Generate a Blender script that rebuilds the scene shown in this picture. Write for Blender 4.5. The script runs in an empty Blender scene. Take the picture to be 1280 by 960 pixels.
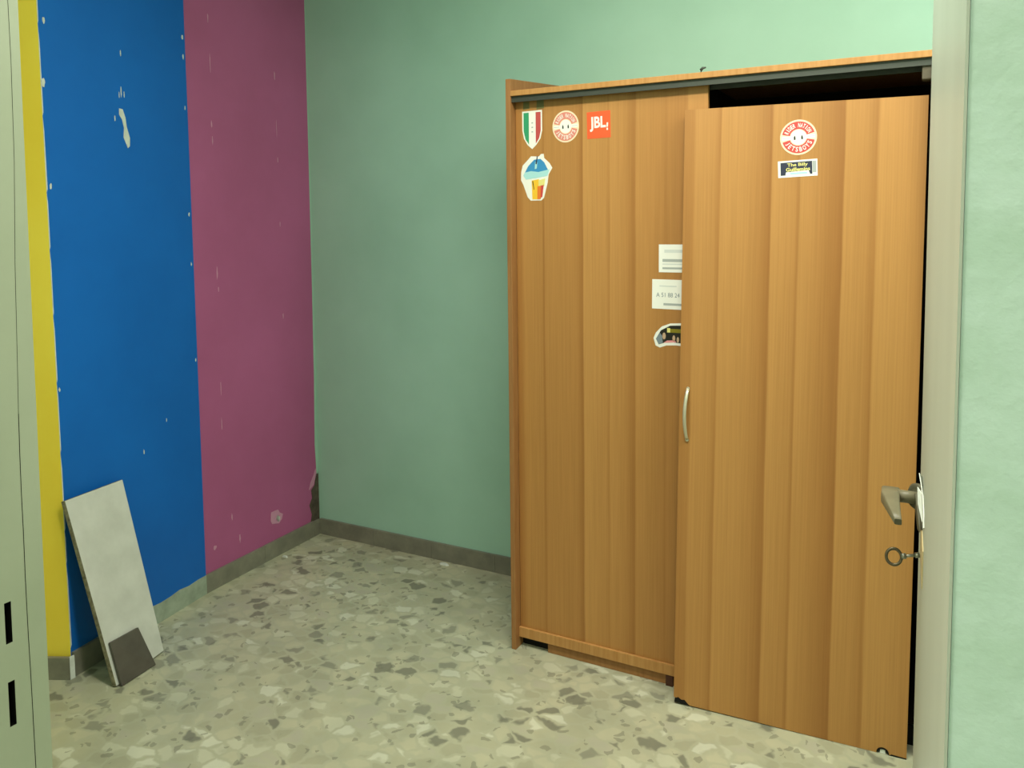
import bpy, bmesh, math, random
from mathutils import Vector, Matrix
S = bpy.context.scene
COL = S.collection

# ------------------------------------------------------------------ camera
camd = bpy.data.cameras.new('camera')
cam = bpy.data.objects.new('camera', camd); COL.objects.link(cam); S.camera = cam
camd.sensor_fit = 'HORIZONTAL'; camd.sensor_width = 36.0
camd.lens = 989.47 / 1280 * 36.0
camd.shift_x = -18.67 / 1280
camd.shift_y = -(480 - 352.44) / 1280
camd.clip_start = 0.02
Fv = Vector((-0.459198, 0.885373, -0.072383)); 
YAW, PIT, ROL = 0.478476, -0.072446, -0.009361
Fv = Vector((-math.sin(YAW)*math.cos(PIT), math.cos(YAW)*math.cos(PIT), math.sin(PIT)))
Rv = Vector((math.cos(YAW), math.sin(YAW), 0)); Uv = Rv.cross(Fv)
R2 = Rv*math.cos(ROL) + Uv*math.sin(ROL); U2 = -Rv*math.sin(ROL) + Uv*math.cos(ROL)
M = Matrix((R2, U2, -Fv)).transposed().to_4x4()
M.translation = (0, 0, 1.5089)
cam.matrix_world = M

# ------------------------------------------------------------------ world, lights, exposure
w = bpy.data.worlds.new('world'); S.world = w; w.use_nodes = True
w.node_tree.nodes['Background'].inputs[0].default_value = (0.9, 1.0, 0.9, 1)
w.node_tree.nodes['Background'].inputs[1].default_value = 0.05
S.view_settings.view_transform = 'Standard'; S.view_settings.look = 'None'
S.view_settings.exposure = 0.0; S.view_settings.gamma = 1.0
S.view_settings.use_curve_mapping = False

def area(name, loc, sx, sy, power, color, rot=(0, 0, 0)):
    l = bpy.data.lights.new(name, 'AREA'); l.shape = 'RECTANGLE'; l.size = sx; l.size_y = sy
    l.energy = power; l.color = color
    o = bpy.data.objects.new(name, l); COL.objects.link(o); o.location = loc; o.rotation_euler = rot
    return o
area('room_ceiling_light', (-0.55, 1.22, 2.86), 1.2, 0.3, 54, (1.0, 0.965, 0.88))
area('second_ceiling_light', (0.75, 1.75, 2.86), 1.2, 0.3, 32, (1.0, 0.975, 0.92))
area('corridor_ceiling_light', (-2.1, -0.75, 2.86), 1.2, 0.3, 66, (1.0, 0.97, 0.88))
area('doorway_fill_light', (0.1, -0.3, 2.86), 0.6, 0.3, 16, (1.0, 0.97, 0.90))  # added unseen lamp, brightens the near green wall towards its top

# ------------------------------------------------------------------ materials
def lin(c):
    out = []
    for v in c:
        v /= 255.0
        out.append(v/12.92 if v <= 0.04045 else ((v+0.055)/1.055)**2.4)
    return tuple(out) + (1.0,)

MATS = {}
def plain(name, rgb, rough=0.6, metal=0.0, spec=0.4):
    if name in MATS: return MATS[name]
    m = bpy.data.materials.new(name); m.use_nodes = True
    b = m.node_tree.nodes['Principled BSDF']
    b.inputs['Base Color'].default_value = lin(rgb); b.inputs['Roughness'].default_value = rough
    b.inputs['Metallic'].default_value = metal; b.inputs['Specular IOR Level'].default_value = spec
    MATS[name] = m; return m

class NT:
    def __init__(s, m):
        s.t = m.node_tree; s.b = s.t.nodes['Principled BSDF']
    def n(s, typ, **kw):
        nd = s.t.nodes.new(typ)
        for k, v in kw.items(): setattr(nd, k, v)
        return nd
    def l(s, a, b): s.t.links.new(a, b)
    def math(s, op, a, b=None):
        nd = s.n('ShaderNodeMath', operation=op)
        for i, v in enumerate((a, b)):
            if v is None: continue
            if isinstance(v, (int, float)): nd.inputs[i].default_value = v
            else: s.l(v, nd.inputs[i])
        return nd.outputs[0]
    def noise(s, vec, scale, detail=3, rough=0.55):
        nd = s.n('ShaderNodeTexNoise'); nd.inputs['Scale'].default_value = scale
        nd.inputs['Detail'].default_value = detail; nd.inputs['Roughness'].default_value = rough
        s.l(vec, nd.inputs['Vector']); return nd.outputs['Fac']
    def obj(s, scale=(1, 1, 1)):
        tc = s.n('ShaderNodeTexCoord'); mp = s.n('ShaderNodeMapping'); mp.inputs['Scale'].default_value = scale
        s.l(tc.outputs['Object'], mp.inputs['Vector']); return mp.outputs['Vector']
    def ramp(s, fac, stops, interp='LINEAR'):
        r = s.n('ShaderNodeValToRGB'); r.color_ramp.interpolation = interp
        e = r.color_ramp.elements
        while len(e) < len(stops): e.new(0.5)
        for i, (p, c) in enumerate(sorted(stops, key=lambda q: q[0])):
            e[i].position = p; e[i].color = c if len(c) == 4 else lin(c)
        s.l(fac, r.inputs['Fac']); return r.outputs['Color']
    def mix(s, fac, a, b, mode='MIX'):
        nd = s.n('ShaderNodeMix', data_type='RGBA', blend_type=mode)
        for sock, v in ((nd.inputs['Factor'], fac), (nd.inputs['A'], a), (nd.inputs['B'], b)):
            if isinstance(v, (int, float)): sock.default_value = v
            elif isinstance(v, tuple): sock.default_value = v
            else: s.l(v, sock)
        return nd.outputs['Result']
    def bump(s, h, strength=0.2, dist=0.002):
        bp = s.n('ShaderNodeBump'); bp.inputs['Strength'].default_value = strength; bp.inputs['Distance'].default_value = dist
        s.l(h, bp.inputs['Height']); s.l(bp.outputs['Normal'], s.b.inputs['Normal'])

def paint(name, a, b, rough=0.55, scale=2.5, bump=0.12, stroke=(1, 1, 1), spec=0.3):
    """wall paint: two near tones mixed by soft noise, fine plaster relief"""
    if name in MATS: return MATS[name]
    m = plain(name, a, rough, 0, spec); t = NT(m)
    f = t.noise(t.obj(stroke), scale, 5, 0.6)
    t.l(t.ramp(f, [(0.32, lin(a)), (0.68, lin(b))]), t.b.inputs['Base Color'])
    t.bump(t.noise(t.obj(), 60, 4), bump, 0.003)
    return m

def wood(name, x0, W, stops, seed=0.0):
    """beech laminate: vertical staves with a shaded trailing edge, fine vertical grain"""
    m = plain(name, (190, 140, 70), 0.42, 0, 0.35); t = NT(m)
    tc = t.n('ShaderNodeTexCoord'); sp = t.n('ShaderNodeSeparateXYZ'); t.l(tc.outputs['Object'], sp.inputs[0])
    v = t.obj((1.0, 1.0, 1.0))
    mp = t.n('ShaderNodeMapping'); mp.inputs['Scale'].default_value = (9, 0.0, 2.2); mp.inputs['Location'].default_value = (seed, 0, seed)
    t.l(tc.outputs['Object'], mp.inputs['Vector'])
    wob = t.math('MULTIPLY', t.math('SUBTRACT', t.noise(mp.outputs['Vector'], 1.0, 2), 0.5), 0.008)
    x = t.math('DIVIDE', t.math('ADD', t.math('SUBTRACT', sp.outputs['X'], x0), wob), W)
    c = t.ramp(x, stops)
    mp2 = t.n('ShaderNodeMapping'); mp2.inputs['Scale'].default_value = (190, 60, 2.4); mp2.inputs['Location'].default_value = (seed, 0, 0)
    t.l(tc.outputs['Object'], mp2.inputs['Vector'])
    g = t.noise(mp2.outputs['Vector'], 1.0, 3, 0.6)
    gr = t.ramp(g, [(0.3, (0.91, 0.90, 0.87, 1)), (0.7, (1.05, 1.05, 1.05, 1))])
    t.l(t.mix(1.0, c, gr, 'MULTIPLY'), t.b.inputs['Base Color'])
    return m

LT, DK = (188, 139, 78), (144, 94, 44)
def stops(lst):
    """shade of the staves across a door: 0 = dark heartwood line, 1 = pale stave"""
    return [(f, lin(tuple(d + (l - d)*v for d, l in zip(DK, LT)))) for f, v in lst]
WD_L = wood('beech_laminate_left', -1.296, 0.668, stops([(0, .35), (.03, .5), (.05, .75), (.15, .62), (.16, .3), (.17, .68), (.34, .62), (.374, .25), (.382, .9), (.50, .75), (.515, .55),
    (.522, .85), (.60, .65), (.647, .25), (.655, .75), (.79, .55), (.80, .4), (.81, .55), (.90, .45), (.91, .85), (1, .7)]))
WD_R = wood('beech_laminate_right', -0.662, 0.662, stops([(0, .45), (.045, .5), (.055, .8), (.14, .7), (.165, .4), (.172, .85), (.28, .75), (.34, .55), (.388, .2), (.396, .85), (.49, .65), (.505, .35),
    (.513, .8), (.58, .6), (.64, .35), (.684, .15), (.692, .8), (.78, .65), (.814, .35), (.822, .85), (.93, .75), (1, .55)]), 3.0)
WD_F = paint('beech_edge', (190, 142, 84), (172, 122, 66), 0.45, 3, 0.0, (30, 30, 2))
WD_S = paint('beech_side', (160, 114, 68), (144, 100, 56), 0.5, 3, 0.0, (20, 20, 2))
WD_D = plain('shade_dark_board', (34, 28, 20), 0.9, 0, 0.1)  # inner boards near-black: the shade inside the wardrobe put into their colour
BLACK = plain('black_plastic_and_shade', (18, 18, 14), 0.6, 0, 0.2)  # plastic on the loose door, stand-in for shade on the wardrobe
TRACK = plain('dull_track_metal', (70, 74, 66), 0.5, 0.4)
BRACK = plain('brown_bracket', (92, 84, 66), 0.6)

GREEN = paint('mint_green_paint', (168, 207, 185), (155, 195, 172), 0.5, 1.3, 0.10)
BLUE = paint('blue_paint', (15, 104, 190), (10, 94, 176), 0.48, 1.5, 0.10, spec=0.35)
PINK = paint('mauve_pink_paint', (178, 96, 140), (166, 88, 128), 0.5, 1.5, 0.10)
YELLOW = paint('yellow_paint', (250, 226, 80), (244, 214, 66), 0.5, 2, 0.08)
WHITEW = paint('white_ceiling_paint', (226, 228, 214), (218, 220, 206), 0.7, 2, 0.05)
CHIP = paint('bare_white_plaster', (214, 220, 208), (196, 200, 186), 0.8, 30, 0.2)
CHIPP = plain('worn_pink_plaster', (196, 140, 164), 0.7)
PLAST = paint('exposed_grey_plaster', (168, 180, 158), (140, 152, 132), 0.8, 14, 0.3)
DAMP = paint('damp_brown_plaster', (96, 86, 72), (70, 62, 52), 0.85, 30, 0.3)
TILEB = paint('grey_skirting_tile', (134, 132, 114), (114, 112, 98), 0.4, 12, 0.05)
FRAME = paint('sage_grey_enamel', (166, 175, 150), (158, 168, 142), 0.42, 5, 0.06, spec=0.45)
LEAFM = paint('cream_grey_enamel', (174, 184, 168), (168, 178, 162), 0.42, 5, 0.05, (1, 1, 0.4), spec=0.45)
GREENN = paint('brushed_mint_paint', (190, 216, 203), (176, 204, 186), 0.6, 14, 0.35, (1.0, 1.0, 2.2))
DARKHOLE = plain('dark_recess', (20, 20, 14), 0.9, 0, 0.1)
SLAB = paint('pale_stone_slab', (206, 208, 196), (190, 192, 180), 0.55, 9, 0.08)
SLABE = paint('rough_slab_edge', (150, 144, 116), (92, 86, 66), 0.9, 60, 0.5)
DTILE = paint('dark_grey_tile', (92, 88, 78), (78, 74, 66), 0.4, 10, 0.03)
METAL = plain('brushed_bow_steel', (206, 200, 176), 0.35, 0.6)
LEVER = paint('olive_grey_metal', (116, 111, 86), (106, 101, 78), 0.4, 30, 0.05)
LEVERD = plain('dark_worn_and_shaded_metal', (84, 82, 62), 0.55, 0.3)  # worn rosette, also the shaded end of the lever
BRASS = paint('dull_beige_plate', (196, 180, 134), (178, 160, 116), 0.5, 20, 0.05)
STEEL = plain('tarnished_steel', (150, 150, 136), 0.3, 0.85)

# terrazzo
def terrazzo():
    m = plain('terrazzo', (180, 180, 152), 0.38, 0, 0.4); t = NT(m)
    v = t.obj()
    nz = t.n('ShaderNodeTexNoise'); nz.inputs['Scale'].default_value = 18; t.l(v, nz.inputs['Vector'])
    vv = t.mix(0.045, v, nz.outputs['Color'], 'ADD')
    def vor(scale, sx=1.0):
        mp = t.n('ShaderNodeMapping'); mp.inputs['Scale'].default_value = (sx, 1, 1); mp.inputs['Rotation'].default_value = (0, 0, 0.45)
        t.l(vv, mp.inputs['Vector'])
        a = t.n('ShaderNodeTexVoronoi'); a.inputs['Scale'].default_value = scale; t.l(mp.outputs['Vector'], a.inputs['Vector'])
        e = t.n('ShaderNodeTexVoronoi', feature='DISTANCE_TO_EDGE'); e.inputs['Scale'].default_value = scale; t.l(mp.outputs['Vector'], e.inputs['Vector'])
        s = t.n('ShaderNodeSeparateColor'); t.l(a.outputs['Color'], s.inputs[0])
        return s.outputs[0], s.outputs[1], e.outputs['Distance']
    r, g, d = vor(21, 0.8)
    chips = t.ramp(r, [(0.0, (128, 128, 110)), (0.08, (143, 143, 123)), (0.15, (165, 164, 138)), (0.3, (172, 171, 144)),
                       (0.5, (182, 180, 152)), (0.7, (189, 189, 163)), (0.86, (174, 172, 150)), (0.93, (198, 199, 176))], 'CONSTANT')
    gap = t.ramp(d, [(0.04, (1, 1, 1, 1)), (0.16, (0, 0, 0, 1))])
    col = t.mix(gap, chips, lin((174, 174, 148)))
    r2, g2, d2 = vor(46)
    small = t.math('MULTIPLY', t.math('LESS_THAN', r2, 0.10), t.math('GREATER_THAN', d2, 0.10))
    col = t.mix(t.math('MULTIPLY', small, 0.5), col, lin((115, 115, 98)))
    cl = t.noise(v, 5, 4)
    col = t.mix(1.0, col, t.ramp(cl, [(0.3, (0.86, 0.88, 0.86, 1)), (0.7, (1.06, 1.05, 1.0, 1))]), 'MULTIPLY')
    t.l(col, t.b.inputs['Base Color'])
    return m
TERR = terrazzo()

# ------------------------------------------------------------------ mesh helpers
def box(bm, x0, x1, y0, y1, z0, z1, mi=0):
    vs = [bm.verts.new(p) for p in ((x0,y0,z0),(x1,y0,z0),(x1,y1,z0),(x0,y1,z0),(x0,y0,z1),(x1,y0,z1),(x1,y1,z1),(x0,y1,z1))]
    for f in ((0,3,2,1),(4,5,6,7),(0,1,5,4),(1,2,6,5),(2,3,7,6),(3,0,4,7)):
        bm.faces.new([vs[i] for i in f]).material_index = mi

def hexa(bm, lo, hi, mi=0):
    """solid between two rings of equal length"""
    a = [bm.verts.new(p) for p in lo]; b = [bm.verts.new(p) for p in hi]; n = len(a)
    fs = [bm.faces.new(list(reversed(a))), bm.faces.new(b)]
    for i in range(n):
        fs.append(bm.faces.new((a[i], a[(i+1) % n], b[(i+1) % n], b[i])))
    for f in fs: f.material_index = mi
    return fs

def slab_xz(bm, pts, y0, y1, mi=0):
    """polygon in x,z (seen from -y) extruded from y0 (front) to y1"""
    hexa(bm, [(x, y0, z) for x, z in pts], [(x, y1, z) for x, z in pts], mi)

def tube(bm, pts, rads, seg=12, mi=0, cap=True, up=Vector((0, 0, 1))):
    rings = []
    n = len(pts); pts = [Vector(p) for p in pts]
    for i, p in enumerate(pts):
        d = (pts[min(i+1, n-1)] - pts[max(i-1, 0)]).normalized()
        u = up if abs(d.dot(up)) < 0.95 else Vector((1, 0, 0))
        a = d.cross(u).normalized(); b = a.cross(d).normalized()
        ra, rb = rads[i] if isinstance(rads[i], tuple) else (rads[i], rads[i])
        rings.append([bm.verts.new(p + a*math.cos(2*math.pi*k/seg)*ra + b*math.sin(2*math.pi*k/seg)*rb) for k in range(seg)])
    for i in range(n-1):
        for k in range(seg):
            f = bm.faces.new((rings[i][k], rings[i][(k+1) % seg], rings[i+1][(k+1) % seg], rings[i+1][k])); f.material_index = mi; f.smooth = True
    if cap:
        bm.faces.new(list(reversed(rings[0]))).material_index = mi; bm.faces.new(rings[-1]).material_index = mi

def torus(bm, c, u, v, R, r, seg=28, s2=8, mi=0, sy=1.0):
    c = Vector(c); u = Vector(u).normalized(); v = Vector(v).normalized(); w_ = u.cross(v)
    g = []
    for i in range(seg):
        a = 2*math.pi*i/seg; d = u*math.cos(a) + v*math.sin(a)*sy
        g.append([bm.verts.new(c + d*(R + r*math.cos(2*math.pi*k/s2)) + w_*r*math.sin(2*math.pi*k/s2)) for k in range(s2)])
    for i in range(seg):
        for k in range(s2):
            f = bm.faces.new((g[i][k], g[(i+1) % seg][k], g[(i+1) % seg][(k+1) % s2], g[i][(k+1) % s2])); f.smooth = True; f.material_index = mi

def link(name, bm, mats, parent=None, bevel=0.0, world=True):
    """one mesh object; vertices are given in world space unless the parent is rotated (world=False)"""
    off = parent.matrix_world.translation.copy() if (parent is not None and world and parent.get('_root') is None) else None
    bmesh.ops.recalc_face_normals(bm, faces=bm.faces)
    me = bpy.data.meshes.new(name); bm.to_mesh(me); bm.free()
    for m in (mats if isinstance(mats, (list, tuple)) else [mats]): me.materials.append(m)
    o = bpy.data.objects.new(name, me); COL.objects.link(o)
    if parent is not None: o.parent = parent
    if bevel:
        b = o.modifiers.new('bevel', 'BEVEL'); b.width = bevel; b.segments = 2; b.limit_method = 'ANGLE'; b.angle_limit = 0.7
    return o

def local(bm, root):
    bmesh.ops.translate(bm, verts=bm.verts, vec=-Vector(root))
def empty(name, loc, label, cat, rot=(0, 0, 0), group=None):
    o = bpy.data.objects.new(name, None); o.empty_display_size = 0.05; COL.objects.link(o)
    o.location = loc; o.rotation_euler = rot; tag(o, label, cat, group); return o
def tag(o, label, cat, group=None):
    o['label'] = label; o['category'] = cat; o['kind'] = 'thing'
    if group: o['group'] = group
    return o
def struct(o):
    o['kind'] = 'structure'; return o
def part(name, bm, mats, parent, root=None, bevel=0.0, label=None):
    if root is not None: local(bm, root)
    o = link(name, bm, mats, parent, bevel)
    if label: o['label'] = label
    return o

# ------------------------------------------------------------------ the setting
ZC = 2.9
bm = bmesh.new(); box(bm, -3.4, 1.7, -2.1, 3.06, -0.12, 0.0); struct(link('floor', bm, TERR))
bm = bmesh.new(); box(bm, -3.4, 1.7, -2.1, 3.06, ZC, ZC+0.12); struct(link('ceiling', bm, WHITEW))
bm = bmesh.new(); box(bm, -3.4, 1.7, 2.91, 3.06, 0, ZC); struct(link('wall_back', bm, GREEN))
bm = bmesh.new(); box(bm, 1.55, 1.7, -2.1, 2.91, 0, ZC); struct(link('wall_right', bm, GREEN))
bm = bmesh.new(); box(bm, -3.25, 1.55, -2.1, -1.95, 0, ZC); struct(link('wall_corridor', bm, WHITEW))

# left wall: pink run, blue run slightly turned, yellow face turned to the doorway
B0, B1 = Vector((-2.56, 1.57, 0)), Vector((-2.645, 2.2, 0))
P0, P1 = Vector((-2.655, 2.2, 0)), Vector((-2.675, 2.91, 0))
Y1 = Vector((-3.16, 1.27, 0))
bm = bmesh.new()
def wallquad(bm, a, b, back, mi):
    # vertical slab between a and b; 'back' offsets the rear face
    lo = [(a.x, a.y, 0), (b.x, b.y, 0), (b.x+back[1].x, b.y+back[1].y, 0), (a.x+back[0].x, a.y+back[0].y, 0)]
    hexa(bm, lo, [(x, y, ZC) for x, y, z in lo], mi)
wallquad(bm, P0, P1, (Vector((-0.2, 0, 0)), Vector((-0.2, 0, 0))), 0)
wallquad(bm, B0, B1, (Vector((-0.28, 0.05, 0)), Vector((-0.21, 0, 0))), 1)
wallquad(bm, Y1, B0, (Vector((-0.09, 0.15, 0)), Vector((-0.09, 0.15, 0))), 2)
box(bm, -3.4, -3.16, -1.95, 1.35, 0, ZC, 3)
struct(link('wall_left', bm, [PINK, BLUE, YELLOW, WHITEW]))

def frame_of(A, B):
    d = (B - A).normalized(); n = Vector((-d.y, d.x, 0))
    if n.dot(Vector((1, 0, 0))) < 0: n = -n
    return A, d, n
FB, FP = frame_of(B0, B1), frame_of(P0, P1)
def patch(bm, fr, u, z, wd, h, seed=0, mi=0, t=0.0012, n=11, rough=0.3, pts=None):
    A, d, nn = fr; r = random.Random(seed)
    if pts is None:
        pts = []
        for k in range(n):
            a = 2*math.pi*k/n; q = 1 + r.uniform(-rough, rough)
            pts.append((u + wd/2*math.cos(a)*q, z + h/2*math.sin(a)*q))
    f = lambda p, o: tuple(A + d*p[0] + nn*o + Vector((0, 0, p[1])))
    hexa(bm, [f(p, -0.0005) for p in pts], [f(p, t) for p in pts], mi)

# flaked paint on the blue run
bm = bmesh.new()
for i, (u, z, a, h) in enumerate([(0.022, 2.176, 0.012, 0.03), (0.008, 1.978, 0.022, 0.035), (0.016, 1.648, 0.011, 0.026), (0.315, 1.994, 0.007, 0.045),
        (0.306, 1.982, 0.004, 0.026), (0.328, 1.988, 0.005, 0.026), (0.283, 1.897, 0.006, 0.03), (0.32, 2.13, 0.005, 0.03), (0.622, 2.252, 0.012, 0.028), (0.622, 2.176, 0.008, 0.03),
        (0.622, 1.978, 0.005, 0.02), (0.621, 1.561, 0.010, 0.022), (0.622, 1.364, 0.007, 0.018), (0.625, 0.976, 0.006, 0.02), (0.345, 0.677, 0.006, 0.022),
        (0.46, 0.77, 0.004, 0.018), (0.009, 0.98, 0.008, 0.02)]):
    patch(bm, FB, u, z, a*0.7, h*0.75, 10+i)
patch(bm, FB, 0, 0, 0, 0, pts=[(0.303, 1.935), (0.318, 1.934), (0.329, 1.905), (0.333, 1.872), (0.345, 1.835), (0.343, 1.805), (0.334, 1.797), (0.326, 1.815),
                               (0.317, 1.835), (0.321, 1.868), (0.314, 1.897), (0.302, 1.913)])
# thin white edge where the blue meets the yellow
zz = 0.10
r = random.Random(2)
while zz < 2.6:
    h = r.uniform(0.1, 0.3); patch(bm, FB, 0, 0, 0, 0, pts=[(0.0, zz), (0.0025+r.random()*0.002, zz+0.01), (0.003, zz+h*0.8), (0.0, zz+h)]); zz += h
o = struct(link('flaked_paint', bm, [CHIP])); o.parent = bpy.data.objects['wall_left']
# scuffs, damp and repairs on the pink run
bm = bmesh.new()
for i, (u, z, a, h) in enumerate([(0.127, 2.36, 0.006, 0.04), (0.126, 1.932, 0.008, 0.03), (0.128, 1.865, 0.005, 0.05), (0.496, 2.186, 0.008, 0.05), (0.499, 1.811, 0.006, 0.03),
        (0.501, 1.522, 0.006, 0.03), (0.126, 1.317, 0.007, 0.06), (0.13, 1.25, 0.006, 0.03), (0.123, 0.836, 0.005, 0.06), (0.12, 0.683, 0.006, 0.06), (0.503, 1.099, 0.007, 0.03),
        (0.157, 0.27, 0.008, 0.03), (0.197, 0.16, 0.010, 0.04), (0.06, 0.17, 0.02, 0.02), (0.415, 0.18, 0.09, 0.075), (0.13, 2.18, 0.004, 0.08), (0.498, 1.95, 0.003, 0.10)]):
    patch(bm, FP, u, z, a*0.8, h*0.85, 40+i, 0)
patch(bm, FP, 0.43, 0.165, 0.025, 0.035, 71, 1)
patch(bm, FP, 0, 0, 0, 0, mi=2, pts=[(0.709, 0.07), (0.645, 0.07), (0.655, 0.11), (0.64, 0.16), (0.66, 0.19), (0.655, 0.23), (0.68, 0.25), (0.69, 0.30), (0.709, 0.31)])
patch(bm, FP, 0, 0, 0, 0, mi=0, pts=[(0.672, 0.25), (0.64, 0.235), (0.65, 0.265), (0.675, 0.30), (0.69, 0.33), (0.697, 0.30)])
patch(bm, FP, 0, 0, 0, 0, mi=3, pts=[(0.7095, 0.30), (0.697, 0.30), (0.69, 0.45), (0.698, 0.75), (0.703, 1.2), (0.706, 2.0), (0.707, 2.6), (0.7095, 2.6)])
o = struct(link('scuffed_paint', bm, [CHIPP, CHIP, DAMP, GREEN])); o.parent = bpy.data.objects['wall_left']

# skirting tiles
def skirt(bm, A, B, h, t, mi=0, z0=0.0):
    A, d, n = frame_of(A, B); L = (B-A).length
    x = 0.0; r = random.Random(int(A.x*1000))
    while x < L - 1e-4:
        e = min(x + 0.33, L); g = 0.0012 if e < L else 0
        hh = h + r.uniform(-0.002, 0.002)
        lo = [A+d*x, A+d*(e-g), A+d*(e-g)+n*t, A+d*x+n*t]
        hexa(bm, [(p.x, p.y, z0) for p in lo], [(p.x, p.y, hh) for p in lo], mi); x = e
bm = bmesh.new(); skirt(bm, P0, P1 - Vector((0, 0.012, 0)), 0.076, 0.012)
dB = (B1-B0).normalized()
skirt(bm, B0 + dB*0.003, B0 + dB*0.19, 0.082, 0.012)
# tile on the yellow face
dY = (Y1-B0).normalized(); nY = Vector((0.434, -0.9, 0)).normalized()
nY = Vector((dY.y, -dY.x, 0)); nY = nY if nY.y < 0 else -nY
a0 = B0 + Vector((0.010, -0.006, 0)); a1 = B0 + dY*0.5
lo = [a0, a1, a1+nY*0.012, a0+nY*0.012]
hexa(bm, [(p.x, p.y, 0) for p in lo], [(p.x, p.y, 0.076) for p in lo], 0)
q0 = B0 + Vector((0.011, -0.014, 0)); q1 = q0 + Vector((0.004, 0.0, 0))     # white grout along the tile's end
lo = [q0, q1, q1 + Vector((0.001, 0.016, 0)), q0 + Vector((0.001, 0.016, 0))]
hexa(bm, [(p.x, p.y, 0) for p in lo], [(p.x, p.y, 0.078) for p in lo], 1)
struct(link('baseboard_left', bm, [TILEB, CHIP]))
# bare plaster where the skirting under the blue is missing
bm = bmesh.new()
A, d, n = FB; Lb = (B1-B0).length; tops = []; u = 0.19; r = random.Random(8)
while u < Lb: tops.append((u, 0.078 + r.uniform(-0.004, 0.004))); u += 0.05
tops.append((Lb, 0.078))
pts = [(0.19, 0.0)] + tops + [(Lb, 0.0)]
patch(bm, FB, 0, 0, 0, 0, pts=list(reversed(pts)), t=0.0018)
o = struct(link('bare_plaster_strip', bm, [PLAST])); o.parent = bpy.data.objects['wall_left']
bm = bmesh.new()
x = -2.663; r = random.Random(5)
while x < 1.55:
    e = min(x+0.33, 1.55); h = 0.076 + r.uniform(-0.002, 0.002)
    box(bm, x, e-0.0012, 2.898, 2.91, 0, h); x = e
struct(link('baseboard_back', bm, [TILEB]))

# doorway wall between corridor and room
bm = bmesh.new()
box(bm, -3.16, -1.06, 0.44, 0.54, 0, ZC); box(bm, -1.06, 0.06, 0.44, 0.54, 2.22, ZC)
box(bm, 0.0115, 1.55, 0.45, 0.54, 0, ZC)
struct(link('wall_front', bm, [GREENN]))

# left metal jamb, reveal face towards the opening, with two strike slots and a cracked paint line
def jx(z): return -0.945 + 0.0156*(z - 0.87)
bm = bmesh.new()
ys = [0.34, 0.5035, 0.5110, 0.550]
slots = [(0.931, 0.985), (1.031, 1.080)]
zs = [0.0, 0.931, 0.985, 1.031, 1.080, 2.20]
def P(y, z, o=0.0): return (jx(z) - o, y, z)
for j in range(len(zs)-1):
    for i in range(3):
        z0, z1, y0, y1 = zs[j], zs[j+1], ys[i], ys[i+1]
        if i == 1 and (z0, z1) in slots:
            dz = 0.005
            q = [(y0, z0), (y1, z0), (y1, z1-0.0), (y0, z1-0.0)]
            f0 = [bm.verts.new(P(a, b)) for a, b in q]; f1 = [bm.verts.new(P(a, b, 0.03)) for a, b in q]
            for k in range(4): bm.faces.new((f0[k], f0[(k+1) % 4], f1[(k+1) % 4], f1[k])).material_index = 1
            bm.faces.new(f1).material_index = 1
        else:
            bm.faces.new([bm.verts.new(p) for p in (P(y0, z0), P(y1, z0), P(y1, z1), P(y0, z1))])
def strip(a, b, z0=0.0, z1=2.20):
    bm.faces.new([bm.verts.new(p) for p in ((jx(z0)+a[0], a[1], z0), (jx(z0)+b[0], b[1], z0), (jx(z1)+b[0], b[1], z1), (jx(z1)+a[0], a[1], z1))])
strip((0, 0.550), (-0.14, 0.550)); strip((-0.14, 0.550), (-0.14, 0.34)); strip((-0.14, 0.34), (0, 0.34))
bmesh.ops.remove_doubles(bm, verts=bm.verts, dist=1e-5)
jamb = struct(link('trim_1', bm, [FRAME, DARKHOLE]))
bm = bmesh.new()
crack = [(0.541, 1.95), (0.539, 1.765), (0.5395, 1.70), (0.538, 1.587), (0.5335, 1.47), (0.531, 1.359), (0.5295, 1.296), (0.5288, 1.25), (0.5285, 1.199), (0.5287, 1.156), (0.5284, 1.10),
         (0.5287, 1.034), (0.5293, 0.99), (0.5297, 0.944), (0.5302, 0.869), (0.5305, 0.6), (0.531, 0.0)]
for (ya, za), (yb, zb) in zip(crack[:-1], crack[1:]):
    wdt = 0.00035 if za > 1.3 else 0.0007
    hexa(bm, [P(ya-wdt/2, za, -0.0002), P(ya+wdt/2, za, -0.0002), P(yb+wdt/2, zb, -0.0002), P(yb-wdt/2, zb, -0.0002)],
             [P(ya-wdt/2, za, 0.0006), P(ya+wdt/2, za, 0.0006), P(yb+wdt/2, zb, 0.0006), P(yb-wdt/2, zb, 0.0006)])
o = struct(link('paint_crack', bm, [DARKHOLE])); o.parent = jamb

# right jamb (thin metal return) and the open leaf, hinged beside it and swung into the room
bm = bmesh.new()
box(bm, 0.0098, 0.0113, 0.449, 0.572, 0, 2.2); box(bm, 0.0113, 0.075, 0.5402, 0.5455, 0, 2.2)
struct(link('trim_2', bm, [LEAFM]))

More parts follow.
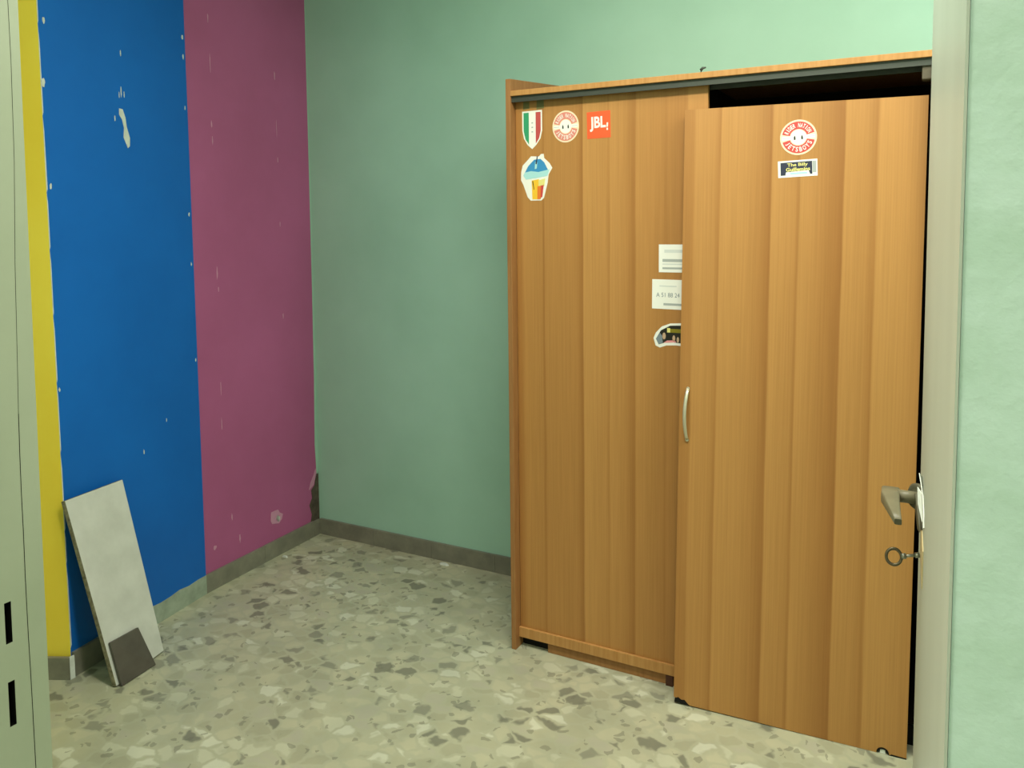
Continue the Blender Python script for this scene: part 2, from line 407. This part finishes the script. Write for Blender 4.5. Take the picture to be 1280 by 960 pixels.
H0 = Vector((0.0122, 0.576, 0)); H1 = Vector((-0.0152, 1.45, 0))
dl = (H1-H0).normalized(); nl = Vector((-dl.y, dl.x, 0)); nl = nl if nl.x < 0 else -nl    # face normal, towards -x
def LP(s, o, z): return tuple(H0 + dl*s + nl*o + Vector((0, 0, z)))
def lbox(bm, s0, s1, o0, o1, z0, z1, mi=0):
    hexa(bm, [LP(s0, o0, z0), LP(s1, o0, z0), LP(s1, o1, z0), LP(s0, o1, z0)], [LP(s0, o0, z1), LP(s1, o0, z1), LP(s1, o1, z1), LP(s0, o1, z1)], mi)
LL = (H1-H0).length
bm = bmesh.new(); lbox(bm, 0, LL, -0.042, 0, 0.012, 2.16)
lbox(bm, 0.0, 0.035, -0.001, 0.0012, 0.012, 2.16)                      # raised hinge stile
leaf = struct(link('door_1', bm, [LEAFM], bevel=0.002))
# rosette, torn lining, lever
sH = 1.29 - 0.576
zH = 1.0965
bm = bmesh.new()
tube(bm, [LP(sH+0.012, 0.0, zH+0.002), LP(sH+0.004, 0.005, zH-0.002), LP(sH, 0.010, zH)], [(0.021, 0.021), (0.020, 0.021), (0.014, 0.014)], 20, 0)
# the plate of the rosette is torn off its screws and hangs down and outwards
hexa(bm, [LP(sH-0.012, 0.010, zH+0.010), LP(sH-0.012, 0.0035, zH+0.012), LP(sH-0.05, -0.0005, zH-0.020), LP(sH-0.05, 0.0035, zH-0.034)],
         [LP(sH+0.006, 0.012, zH+0.006), LP(sH+0.006, 0.0055, zH+0.008), LP(sH-0.03, 0.002, zH-0.024), LP(sH-0.03, 0.0065, zH-0.036)])
ros = part('rosette', bm, [LEVERD], leaf, label='dark worn rosette, bent away from the leaf')
bm = bmesh.new()
tube(bm, [LP(sH, 0.004, zH), LP(sH, 0.020, zH+0.0005), LP(sH, 0.034, zH+0.0005)], [0.0095, 0.0092, 0.0095], 14, 0)
# blade: from the elbow towards the hinge side, narrowing to a blunt end
blade = [(0.012, 0.0262, 0.0432, 0.0098, 0.0), (-0.012, 0.0258, 0.0432, 0.0100, -0.0005), (-0.045, 0.0190, 0.0392, 0.0085, -0.0022), (-0.075, 0.0130, 0.0350, 0.0065, -0.0042), (-0.096, 0.0095, 0.0318, 0.0042, -0.0062)]
pr = None
for s_, wo, oc, hz, dz in blade:
    sec = []
    for k in range(20):
        a = 2*math.pi*k/20; ca, sa = math.cos(a), math.sin(a)
        sec.append(bm.verts.new(LP(sH+s_, oc + wo/2*math.copysign(abs(ca)**0.35, ca), zH + dz + hz*math.copysign(abs(sa)**0.35, sa))))
    if pr:
        for k in range(20):
            f = bm.faces.new((pr[k], pr[(k+1) % 20], sec[(k+1) % 20], sec[k])); f.smooth = True
    else: bm.faces.new(list(reversed(sec)))
    pr = sec
bm.faces.new(pr).material_index = 1  # blunt end coloured darker for the weak light on it
lev = part('lever_handle', bm, [LEVER, LEVERD], leaf, label='olive grey lever handle pointing back towards the hinges')
bm = bmesh.new()
def shard(pts):
    """torn flake: (s, z, lift) corners, 1 mm thick"""
    hexa(bm, [LP(sH + a, o - 0.0006, zH + b) for a, b, o in pts], [LP(sH + a, o + 0.0006, zH + b) for a, b, o in pts])
shard([(0.015, 0.012, 0.001), (0.025, 0.026, 0.001), (0.01, 0.036, 0.005), (-0.02, 0.030, 0.003), (-0.06, 0.024, 0.0008), (-0.12, 0.020, 0.0008), (-0.14, 0.006, 0.0008), (-0.10, -0.010, 0.0008), (-0.05, 0.0, 0.0008), (-0.01, 0.004, 0.004)])
shard([(0.01, -0.018, 0.002), (-0.01, -0.014, 0.005), (-0.016, -0.024, 0.006), (-0.006, -0.038, 0.004), (0.006, -0.034, 0.001)])
shard([(-0.03, 0.016, 0.001), (-0.015, 0.022, 0.007), (-0.03, 0.002, 0.006), (-0.06, -0.014, 0.001)])
part('torn_lining', bm, [CHIP], leaf, label='torn white lining around the rosette')
bm = bmesh.new(); lbox(bm, sH-0.13, sH-0.005, -0.001, 0.0014, zH-0.082, zH-0.030)
part('escutcheon', bm, [BRASS], leaf, bevel=0.0005, label='dull beige lock plate around the keyhole')

# the key in the lock
kz = 1.005
kr = LP(sH, 0.0, kz)
key = empty('key', kr, 'small steel key with round bow in the lock below the lever handle', 'key')
bm = bmesh.new()
tube(bm, [LP(sH, 0.0016, kz+0.006), LP(sH, 0.008, kz+0.004)], [0.0040, 0.0040], 12); tube(bm, [LP(sH, 0.006, kz+0.0045), LP(sH, 0.0255, kz)], [0.0023, 0.0025], 12)
tube(bm, [LP(sH, 0.020, kz+0.001), LP(sH, 0.0262, kz-0.0005)], [0.0042, 0.0042], 12)
part('key_shank', bm, [STEEL], key, root=kr)
bm = bmesh.new()
torus(bm, LP(sH, 0.0366, kz-0.003), nl, Vector((0, 0.25, 1)), 0.0105, 0.0022, sy=1.12)
part('key_bow', bm, [plain('dark_key_bow', (96, 88, 68), 0.4, 0.7)], key, root=kr)

# ------------------------------------------------------------------ text and sticker helpers
def text2d(s, bold=0.0, res=3):
    """triangles of a string, centred, cap height 1"""
    c = bpy.data.curves.new('txt', 'FONT'); c.body = s; c.size = 1.0; c.offset = bold; c.resolution_u = res
    o = bpy.data.objects.new('txt', c); COL.objects.link(o); bpy.context.view_layer.update()
    me = o.to_mesh()
    vs = [(v.co.x, v.co.y) for v in me.vertices]; fs = [tuple(p.vertices) for p in me.polygons]
    o.to_mesh_clear(); bpy.data.objects.remove(o); bpy.data.curves.remove(c)
    x0, x1 = min(v[0] for v in vs), max(v[0] for v in vs); y0, y1 = min(v[1] for v in vs), max(v[1] for v in vs)
    return [((x-(x0+x1)/2), (y-y0)/(y1-y0)) for x, y in vs], fs, x1-x0
class Sticker:
    """layers of thin printed shapes in door x,z, lying on the plane y=yf (facing -y)"""
    def __init__(s, yf, cx, cz, rot=0.0, sx=1.0): s.bm = bmesh.new(); s.yf = yf; s.c = (cx, cz); s.rot = rot; s.sx = sx; s.mats = []; s.k = 0
    def mi(s, m):
        if m not in s.mats: s.mats.append(m)
        return s.mats.index(m)
    def tr(s, p):
        c, q = math.cos(s.rot), math.sin(s.rot); x, z = p[0]*s.sx, p[1]
        return (s.c[0] + x*c - z*q, s.c[1] + x*q + z*c)
    def poly(s, pts, m, layer):
        y1 = s.yf; y0 = s.yf - 0.0006 - 0.0002*layer
        slab_xz(s.bm, [s.tr(p) for p in pts], y0, y1, s.mi(m))
    def rect(s, x0, x1, z0, z1, m, layer): s.poly([(x0, z0), (x1, z0), (x1, z1), (x0, z1)], m, layer)
    def disc(s, r, m, layer, n=40, c=(0, 0), rz=None):
        s.poly([(c[0]+r*math.cos(2*math.pi*k/n), c[1]+(rz or r)*math.sin(2*math.pi*k/n)) for k in range(n)], m, layer)
    def arc(s, r0, r1, a0, a1, m, layer, n=24):
        a = [math.radians(a0+(a1-a0)*k/n) for k in range(n+1)]
        s.poly([(r1*math.cos(t), r1*math.sin(t)) for t in a] + [(r0*math.cos(t), r0*math.sin(t)) for t in reversed(a)], m, layer)
    def faces(s, vs, fs, m, layer):
        y0 = s.yf - 0.0006 - 0.0002*layer
        bv = [s.bm.verts.new((p[0], y0, p[1])) for p in (s.tr(v) for v in vs)]
        for f in fs:
            try: s.bm.faces.new([bv[i] for i in f]).material_index = s.mi(m)
            except ValueError: pass
    def text(s, t, cx, cz, h, m, layer, bold=0.0, width=None):
        vs, fs, L = text2d(t, bold); k = (width/L) if width else h
        s.faces([(cx + x*k, cz - h/2 + y*h) for x, y in vs], fs, m, layer)
    def arctext(s, t, r, h, a0, a1, m, layer, bold=0.02, under=False):
        """letters on a circle between angles a0 (left end) and a1 (right end)"""
        n = len(t)
        for i, ch in enumerate(t):
            if ch == ' ': continue
            a = math.radians(a0 + (a1-a0)*(i+0.5)/n); vs, fs, L = text2d(ch, bold)
            c = (r*math.cos(a), r*math.sin(a)); up = Vector((math.cos(a), math.sin(a))) * (-1 if under else 1); rt = Vector((up.y, -up.x))
            wmax = abs(math.radians(a1-a0))*r/n*0.82; kx = min(wmax/L, h*1.1)
            s.faces([(c[0] + rt.x*x*kx + up.x*(y-0.5)*h, c[1] + rt.y*x*kx + up.y*(y-0.5)*h) for x, y in vs], fs, m, layer)
    def done(s, name, parent, label, root=None):
        o = part(name, s.bm, s.mats, parent, root, label=label); return o
P_ = lambda n, c: plain('print_' + n, c, 0.45, 0, 0.4)
pW, pR, pRp, pG, pO = P_('white', (232, 232, 222)), P_('red', (196, 72, 66)), P_('faded_red', (214, 132, 116)), P_('green', (52, 150, 104)), P_('orange_red', (232, 92, 48))
pCr = P_('cream', (236, 214, 180)); pBl = P_('blue', (58, 140, 190)); pLB = P_('pale_blue', (166, 214, 214)); pY = P_('yellow', (236, 188, 52)); pOr = P_('orange', (224, 120, 44))
pPk = P_('pink', (226, 150, 150)); pNv = P_('navy', (44, 48, 68)); pDk = P_('black', (30, 28, 22)); pGr = P_('grey', (164, 170, 166)); pLY = P_('lemon', (222, 214, 130)); pOl = P_('olive', (128, 118, 24))
pDG = P_('dark_green', (110, 106, 62)); pSk = P_('skin', (190, 160, 130)); pGB = P_('grey_blue', (120, 132, 140)); pLG = P_('light_grey', (206, 210, 204)); pBr = P_('brown', (86, 66, 36))

def roundsticker(yf, cx, cz, r, red, rim, rot, sx):
    s = Sticker(yf, cx, cz, rot, sx)
    s.disc(r, rim, 0); s.arc(r*0.47, r*0.90, 14, 166, red, 1); s.arc(r*0.47, r*0.90, 194, 346, red, 1)
    s.disc(r*0.42, pW, 2); s.rect(-r*0.9, -r*0.40, -r*0.10, r*0.10, pW, 1); s.rect(r*0.40, r*0.9, -r*0.10, r*0.10, pW, 1)
    s.rect(-r*0.88, -r*0.48, -r*0.012, r*0.012, pGr, 2); s.rect(r*0.48, r*0.88, -r*0.012, r*0.012, pGr, 2)
    for q in (-1, 1): s.poly([(q*r*0.20-r*0.045, -r*0.13), (q*r*0.20+r*0.045, -r*0.13), (q*r*0.20+r*0.05, 0.0), (q*r*0.20-r*0.0, r*0.13), (q*r*0.20-r*0.05, 0.02*r)], pDk, 3)
    s.arctext('RIDER NATION', r*0.69, r*0.25, 160, 20, pW, 2); s.arctext('JETSBOYS', r*0.68, r*0.27, 200, 340, pW, 2, under=True)
    return s

# ------------------------------------------------------------------ wardrobe
WX, WY = -1.3125, 2.385
wr = (WX, WY, 0)
ward = empty('wardrobe', wr, 'tall beech wardrobe against the green wall with stickers on its left door', 'wardrobe')
bm = bmesh.new()
hexa(bm, [(-1.3125, 2.385, 0), (-1.3125, 2.88, 0), (-1.3125, 2.88, 2.044), (-1.3125, 2.385, 2.0)], [(-1.2945, 2.385, 0), (-1.2945, 2.88, 0), (-1.2945, 2.88, 2.044), (-1.2945, 2.385, 2.0)])
part('side_panel', bm, [WD_S], ward, wr, 0.0015)
bm = bmesh.new(); box(bm, 0.014, 0.032, 2.385, 2.88, 0, 2.0); part('side_panel', bm, [WD_S], ward, wr, 0.0015)
bm = bmesh.new(); box(bm, -1.2945, 0.014, 2.385, 2.87, 1.942, 1.960); part('top_board', bm, [WD_F], ward, wr, 0.0012)
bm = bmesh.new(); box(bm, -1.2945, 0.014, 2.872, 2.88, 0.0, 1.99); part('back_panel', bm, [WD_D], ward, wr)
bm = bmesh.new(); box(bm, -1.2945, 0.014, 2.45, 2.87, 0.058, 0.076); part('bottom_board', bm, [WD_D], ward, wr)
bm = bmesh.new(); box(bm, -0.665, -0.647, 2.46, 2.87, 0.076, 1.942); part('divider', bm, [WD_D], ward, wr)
bm = bmesh.new(); box(bm, -1.2945, -0.10, 2.410, 2.4195, 0.038, 0.074); part('bottom_rail', bm, [WD_F], ward, wr, 0.001)
bm = bmesh.new(); box(bm, -1.186, -0.10, 2.421, 2.436, 0.0, 0.060); part('plinth', bm, [WD_S], ward, wr, 0.001)
bm = bmesh.new(); box(bm, -0.754, -0.730, 2.412, 2.421, 0.0, 0.038); part('foot_block', bm, [plain('dark_brown_block', (72, 40, 22), 0.7)], ward, wr, 0.001)
bm = bmesh.new(); box(bm, -1.2945, 0.014, 2.440, 2.448, 0.0, 0.058); part('plinth_gap_shade', bm, [BLACK], ward, wr)  # black board added as the shade in the gap below the rail
bm = bmesh.new(); box(bm, -1.2945, 0.014, 2.394, 2.398, 1.922, 1.942); box(bm, -1.2945, 0.014, 2.398, 2.446, 1.934, 1.942); box(bm, -1.2945, 0.014, 2.446, 2.45, 1.915, 1.942)
part('sliding_track', bm, [TRACK], ward, wr)
bm = bmesh.new(); box(bm, -0.048, -0.016, 2.400, 2.440, 1.886, 1.930); part('track_stop', bm, [BRACK], ward, wr, 0.003)
bm = bmesh.new(); box(bm, -0.022, 0.014, 2.386, 2.402, 0.0, 1.93); part('gap_shade_strip', bm, [BLACK], ward, wr)  # black strip added as the shade in the gap beside the right panel
bm = bmesh.new(); tube(bm, [(-0.645, 2.395, 1.960), (-0.645, 2.395, 1.968), (-0.640, 2.394, 1.973), (-0.630, 2.394, 1.974)], [0.005, 0.005, 0.004, 0.002], 10)
part('hook_fitting', bm, [TRACK], ward, wr)
# left door
DY = 2.420
bm = bmesh.new(); box(bm, -1.2935, -0.629, DY, DY+0.016, 0.066, 1.928)
WD_L2 = WD_L
# door mesh sits in wardrobe-local coordinates; the stave ramp is placed for them
for n in WD_L.node_tree.nodes:
    if n.type == 'MATH' and n.operation == 'SUBTRACT' and abs(n.inputs[1].default_value + 1.296) < 1e-4: n.inputs[1].default_value = -1.296 - WX
dl_ = part('door', bm, [WD_L], ward, wr, 0.0012)
# stickers on it
s = Sticker(DY, -1.229, 1.83, 0.0)
out = [(-0.038, 0.062), (0.037, 0.063), (0.037, -0.005), (0.030, -0.032), (0.014, -0.053), (-0.001, -0.066), (-0.018, -0.052), (-0.032, -0.030), (-0.038, -0.002)]
s.poly(out, pW, 0)
s.poly([(-0.033, 0.057), (-0.013, 0.057), (-0.013, -0.050), (-0.026, -0.032), (-0.033, -0.004)], pG, 1)
s.poly([(0.013, 0.057), (0.032, 0.057), (0.032, -0.005), (0.026, -0.030), (0.013, -0.048)], P_('brick_red', (186, 78, 74)), 1)
for zc in (0.02, 0.005, -0.01): s.rect(-0.003, 0.003, zc, zc+0.004, pGr, 1)
s.done('sticker', dl_, 'shield sticker in green, white and red stripes, top left of the left door', wr)
for cx, cz, ww, hh, side in ((-1.252, 1.911, 0.024, 0.026, 'left'), (-1.199, 1.911, 0.028, 0.030, 'right')):
    s = Sticker(DY, cx, cz, 0.03); s.poly([(-ww/2, -hh/2), (ww/2, -hh/2+0.002), (ww/2, hh/2), (-ww/2+0.002, hh/2)], pDG, 0)
    s.done('tape_residue', dl_, side + ' of the two dark green tape scraps above the shield sticker', wr)
roundsticker(DY, -1.105, 1.832, 0.0525, pRp, pCr, 0.03, 0.92).done('sticker', dl_, 'faded round sticker with two arcs of lettering around a white face, on the left door', wr)
s = Sticker(DY, -0.987, 1.831, 0.02)
s.rect(-0.041, 0.041, -0.044, 0.042, pO, 0)
vs, fs, L = text2d('JBL', 0.03); s.faces([(-0.003 + x*0.056/L, -0.022 + y*0.048) for x, y in vs], fs, pW, 1)
s.poly([(0.027, -0.020), (0.032, -0.020), (0.032, -0.013), (0.027, -0.013)], pW, 1); s.poly([(0.027, -0.010), (0.032, -0.010), (0.033, 0.004), (0.028, 0.004)], pW, 1)
s.done('sticker', dl_, 'square orange-red sticker with three white letters', wr)
# ice cup sticker
s = Sticker(DY, -1.215, 1.668, 0.0)
s.poly([(-0.058, 0.020), (-0.052, 0.042), (-0.030, 0.062), (-0.020, 0.072), (0.010, 0.070), (0.018, 0.078), (0.028, 0.078), (0.030, 0.064), (0.050, 0.046), (0.060, 0.030), (0.046, 0.008),
        (0.042, -0.020), (0.028, -0.070), (0.018, -0.078), (-0.022, -0.078), (-0.034, -0.066), (-0.050, -0.024), (-0.059, -0.008)], pW, 0)
s.poly([(-0.046, 0.014), (-0.030, 0.040), (-0.008, 0.060), (0.016, 0.062), (0.030, 0.050), (0.044, 0.024), (0.038, 0.012), (0.0, 0.016)], pBl, 1)
s.poly([(-0.050, 0.008), (-0.044, 0.018), (-0.020, 0.022), (0.008, 0.018), (0.042, 0.024), (0.050, 0.026), (0.042, 0.004), (0.0, -0.002), (-0.040, -0.006)], pLB, 2)
s.poly([(-0.004, 0.052), (0.004, 0.050), (0.002, 0.030), (-0.006, 0.028)], pLB, 2)
s.poly([(-0.003, 0.046), (0.003, 0.072), (0.006, 0.071), (0.002, 0.044)], pNv, 3)
s.poly([(-0.018, -0.010), (0.010, -0.006), (0.010, -0.074), (-0.016, -0.074)], pY, 1)
s.poly([(0.008, -0.010), (0.034, -0.004), (0.030, -0.030), (0.008, -0.034)], pLY, 2)
s.poly([(0.004, -0.030), (0.020, -0.028), (0.016, -0.074), (0.003, -0.074)], pOr, 3)
s.poly([(0.017, -0.028), (0.028, -0.026), (0.022, -0.066), (0.015, -0.070)], pR, 4)
s.poly([(-0.016, -0.012), (-0.012, -0.012), (-0.008, -0.040), (-0.010, -0.042)], pBr, 2)
s.done('sticker', dl_, 'die-cut sticker of a drink cup, blue above and yellow to red below', wr)
# two paper labels and a photo sticker, running in behind the loose door
s = Sticker(DY, -0.735, 1.400, 0.0)
s.rect(-0.048, 0.060, -0.046, 0.042, pW, 0); s.rect(-0.036, 0.055, -0.013, -0.004, pGr, 1); s.rect(-0.036, 0.055, -0.036, -0.030, pGr, 1); s.rect(-0.030, 0.055, 0.016, 0.026, pLG, 1); s.rect(-0.036, 0.055, -0.022, -0.018, pLG, 1)
s.done('paper_label', dl_, 'upper white paper label with faint grey lines', wr)
s = Sticker(DY, -0.745, 1.284, -0.01)
s.rect(-0.060, 0.068, -0.047, 0.047, pW, 0); s.text('A 51 88 24', -0.008, -0.002, 0.014, pGB, 1, 0.0, 0.076); s.rect(-0.022, 0.062, -0.035, -0.028, pGr, 1)
s.rect(-0.036, 0.02, 0.024, 0.028, pLG, 1)
s.done('paper_label', dl_, 'lower white paper label with a row of grey figures', wr)
s = Sticker(DY, -0.745, 1.155, 0.0)
s.poly([(-0.055, -0.012), (-0.047, 0.006), (-0.028, 0.026), (0.0, 0.037), (0.045, 0.040), (0.06, 0.038), (0.06, -0.034), (0.02, -0.032), (-0.012, -0.034), (-0.034, -0.042), (-0.048, -0.036)], pW, 0)
s.poly([(-0.047, -0.014), (-0.030, 0.014), (0.0, 0.030), (0.055, 0.033), (0.055, -0.026), (0.01, -0.023), (-0.020, -0.026), (-0.038, -0.032)], pDk, 1)
s.poly([(-0.047, -0.014), (-0.034, 0.006), (-0.026, -0.004), (-0.024, -0.026), (-0.038, -0.032)], pGB, 2)
s.rect(-0.010, 0.052, 0.008, 0.020, pOl, 2); s.rect(-0.010, 0.0, 0.008, 0.022, pLY, 3)
s.disc(0.0055, pSk, 2, 14, (-0.020, -0.004), 0.011); s.disc(0.0045, pSk, 2, 14, (0.012, -0.010), 0.010); s.disc(0.004, pSk, 2, 14, (0.025, -0.014), 0.009)
s.poly([(-0.022, -0.026), (0.004, -0.024), (0.020, -0.022), (0.014, -0.016), (-0.01, -0.018)], pPk, 2)
s.done('sticker', dl_, 'dark photo sticker with a white cut-out border, half behind the loose door', wr)

# ------------------------------------------------------------------ the loose right door, standing on the floor
rr = (-0.041, 2.366, 0.0)
loose = empty('sliding_door', rr, 'loose beech door standing on the floor, leaning into the right bay of the wardrobe', 'door',
              (math.radians(-1.75), math.radians(0.42), math.radians(3.0)))
Wd, Hd = 0.662, 1.848
bm = bmesh.new()
arch = [(-0.077, 0.0)] + [(-0.061 + 0.0135*math.cos(a), 0.004 + 0.0125*math.sin(a)) for a in [math.pi*(1 - k/8) for k in range(9)]] + [(-0.043, 0.0)]
outl = [(0, 0), (0, Hd), (-Wd, Hd), (-Wd, 0.016), (-Wd+0.012, 0.014), (-Wd+0.022, 0.009), (-Wd+0.034, 0.010), (-Wd+0.046, 0.0)] + arch
slab_xz(bm, outl, 0.0, 0.016)
pd = part('door_panel', bm, [WD_R], loose)
bm = bmesh.new()
slab_xz(bm, [(-Wd+0.002, 0.001), (-Wd+0.050, 0.000), (-Wd+0.042, 0.006), (-Wd+0.034, 0.014), (-Wd+0.024, 0.012), (-Wd+0.014, 0.018), (-Wd+0.004, 0.012)], -0.0012, 0.012)
part('broken_guide', bm, [BLACK], loose, label='black broken guide at the bottom left corner')
bm = bmesh.new()
rim = [(-0.061 + 0.0165*math.cos(a), 0.003 + 0.0155*math.sin(a)) for a in [math.pi*(1.02 - 1.04*k/10) for k in range(11)]]
inn = [(-0.061 + 0.0130*math.cos(a), 0.003 + 0.0120*math.sin(a)) for a in [math.pi*(1.02 - 1.04*k/10) for k in range(11)]]
for i in range(10): slab_xz(bm, [rim[i], rim[i+1], inn[i+1], inn[i]], -0.001, 0.0165)
slab_xz(bm, [(-0.045, 0.0), (0.0, 0.0), (0.0, 0.003), (-0.038, 0.0045)], -0.001, 0.0165)
part('roller_slot', bm, [BLACK], loose, label='black rimmed roller notch at the bottom right')
bm = bmesh.new(); slab_xz(bm, [(-0.068, 0.0), (-0.054, 0.0), (-0.054, 0.009), (-0.060, 0.0105), (-0.068, 0.009)], 0.003, 0.012)
part('roller', bm, [pW], loose, label='white plastic roller in the notch')
# bow handle on its left edge
bm = bmesh.new()
hx = -0.636
n = 15; pts = []; rad = []
for k in range(n):
    t = k/(n-1); z = 0.836 + 0.162*t
    pts.append((hx - 0.004*math.sin(math.pi*t), -0.026*math.sin(math.pi*t)**0.7, z)); rad.append((0.0055, 0.0036))
tube(bm, pts, rad, 12, up=Vector((0, 1, 0)))
for zz in (0.838, 0.996): tube(bm, [(hx, 0.0, zz), (hx, -0.005, zz)], [0.006, 0.005], 12)
part('bow_handle', bm, [METAL], loose, label='pale metal bow handle at the left edge')
roundsticker(0.0, -0.332, 1.750, 0.0505, pR, pCr, 0.06, 1.0).done('sticker', loose, 'round sticker with red arcs of white lettering around a white face')
s = Sticker(0.0, -0.332, 1.661, 0.045)
s.rect(-0.054, 0.054, -0.024, 0.024, pW, 0)
s.rect(-0.047, 0.040, -0.018, 0.019, pNv, 1); s.rect(0.041, 0.051, -0.014, 0.019, pGr, 1)
s.poly([(-0.034, -0.018), (0.034, -0.018), (0.030, -0.007), (-0.032, -0.009)], pW, 2); s.rect(-0.020, 0.026, -0.016, -0.011, pLB, 3)
s.text('The Billy', 0.0, 0.010, 0.012, pLY, 2, 0.02, 0.056); s.text('Guillemins', 0.001, -0.002, 0.011, pLY, 2, 0.03, 0.066)
s.done('sticker', loose, 'small dark oblong sticker with two lines of yellow lettering')

# ------------------------------------------------------------------ slab and small tile leaning in the corner
def quadslab(name, TL, TR, BL, BR, t, mats, label, cat, edge_mi=1):
    TL, TR, BL, BR = map(Vector, (TL, TR, BL, BR))
    n = (BR-BL).cross(TL-BL).normalized()
    if n.x < 0: n = -n
    bm = bmesh.new()
    fs = hexa(bm, [BL, BR, TR, TL], [p - n*t for p in (BL, BR, TR, TL)])
    for f in fs[1:]: f.material_index = edge_mi
    c = (BL+BR)/2; c.z = min(v.co.z for v in bm.verts)
    local(bm, c); o = link(name, bm, mats, bevel=0.0015); o.location = c
    tag(o, label, cat); return o, n
BLv = Vector((-2.362, 1.594, 0.006)); BRv = Vector((-2.413, 1.814, 0.006))
TLv = Vector((-2.527, 1.557, 0.616)); TRv = Vector((-2.558, 1.787, 0.616))
o, n_ = quadslab('stone_slab', TLv, TRv, BLv, BRv, 0.017, [SLAB, SLABE], 'tall pale stone slab leaning against the blue wall beside the yellow corner', 'slab')
up = (TLv-BLv).normalized(); ac = (BRv-BLv).normalized()
quadslab('tile', (-2.388, 1.597, 0.147), (-2.412, 1.718, 0.137), (-2.349, 1.605, 0.003), (-2.364, 1.744, 0.003), 0.010, [DTILE, DTILE], 'small dark grey square tile leaning on the foot of the pale slab', 'tile')

# crumbs of plaster on the floor
for (x, y, a, lab) in ((-1.915, 2.868, 0.05, 'flat white plaster crumb lying at the foot of the green wall'), (-2.615, 2.615, 0.03, 'white plaster crumb lying at the foot of the pink wall')):
    bm = bmesh.new(); r = random.Random(int(a*1000))
    ring = [(a/2*math.cos(k*0.785)*(1+r.uniform(-.3, .3)), a/5*math.sin(k*0.785)*(1+r.uniform(-.3, .3))) for k in range(8)]
    hexa(bm, [(p[0], p[1], 0) for p in ring], [(p[0]*0.7, p[1]*0.7, 0.007) for p in ring])
    o = link('plaster_crumb', bm, [CHIP]); o.location = (x, y, 0); tag(o, lab, 'plaster crumb')
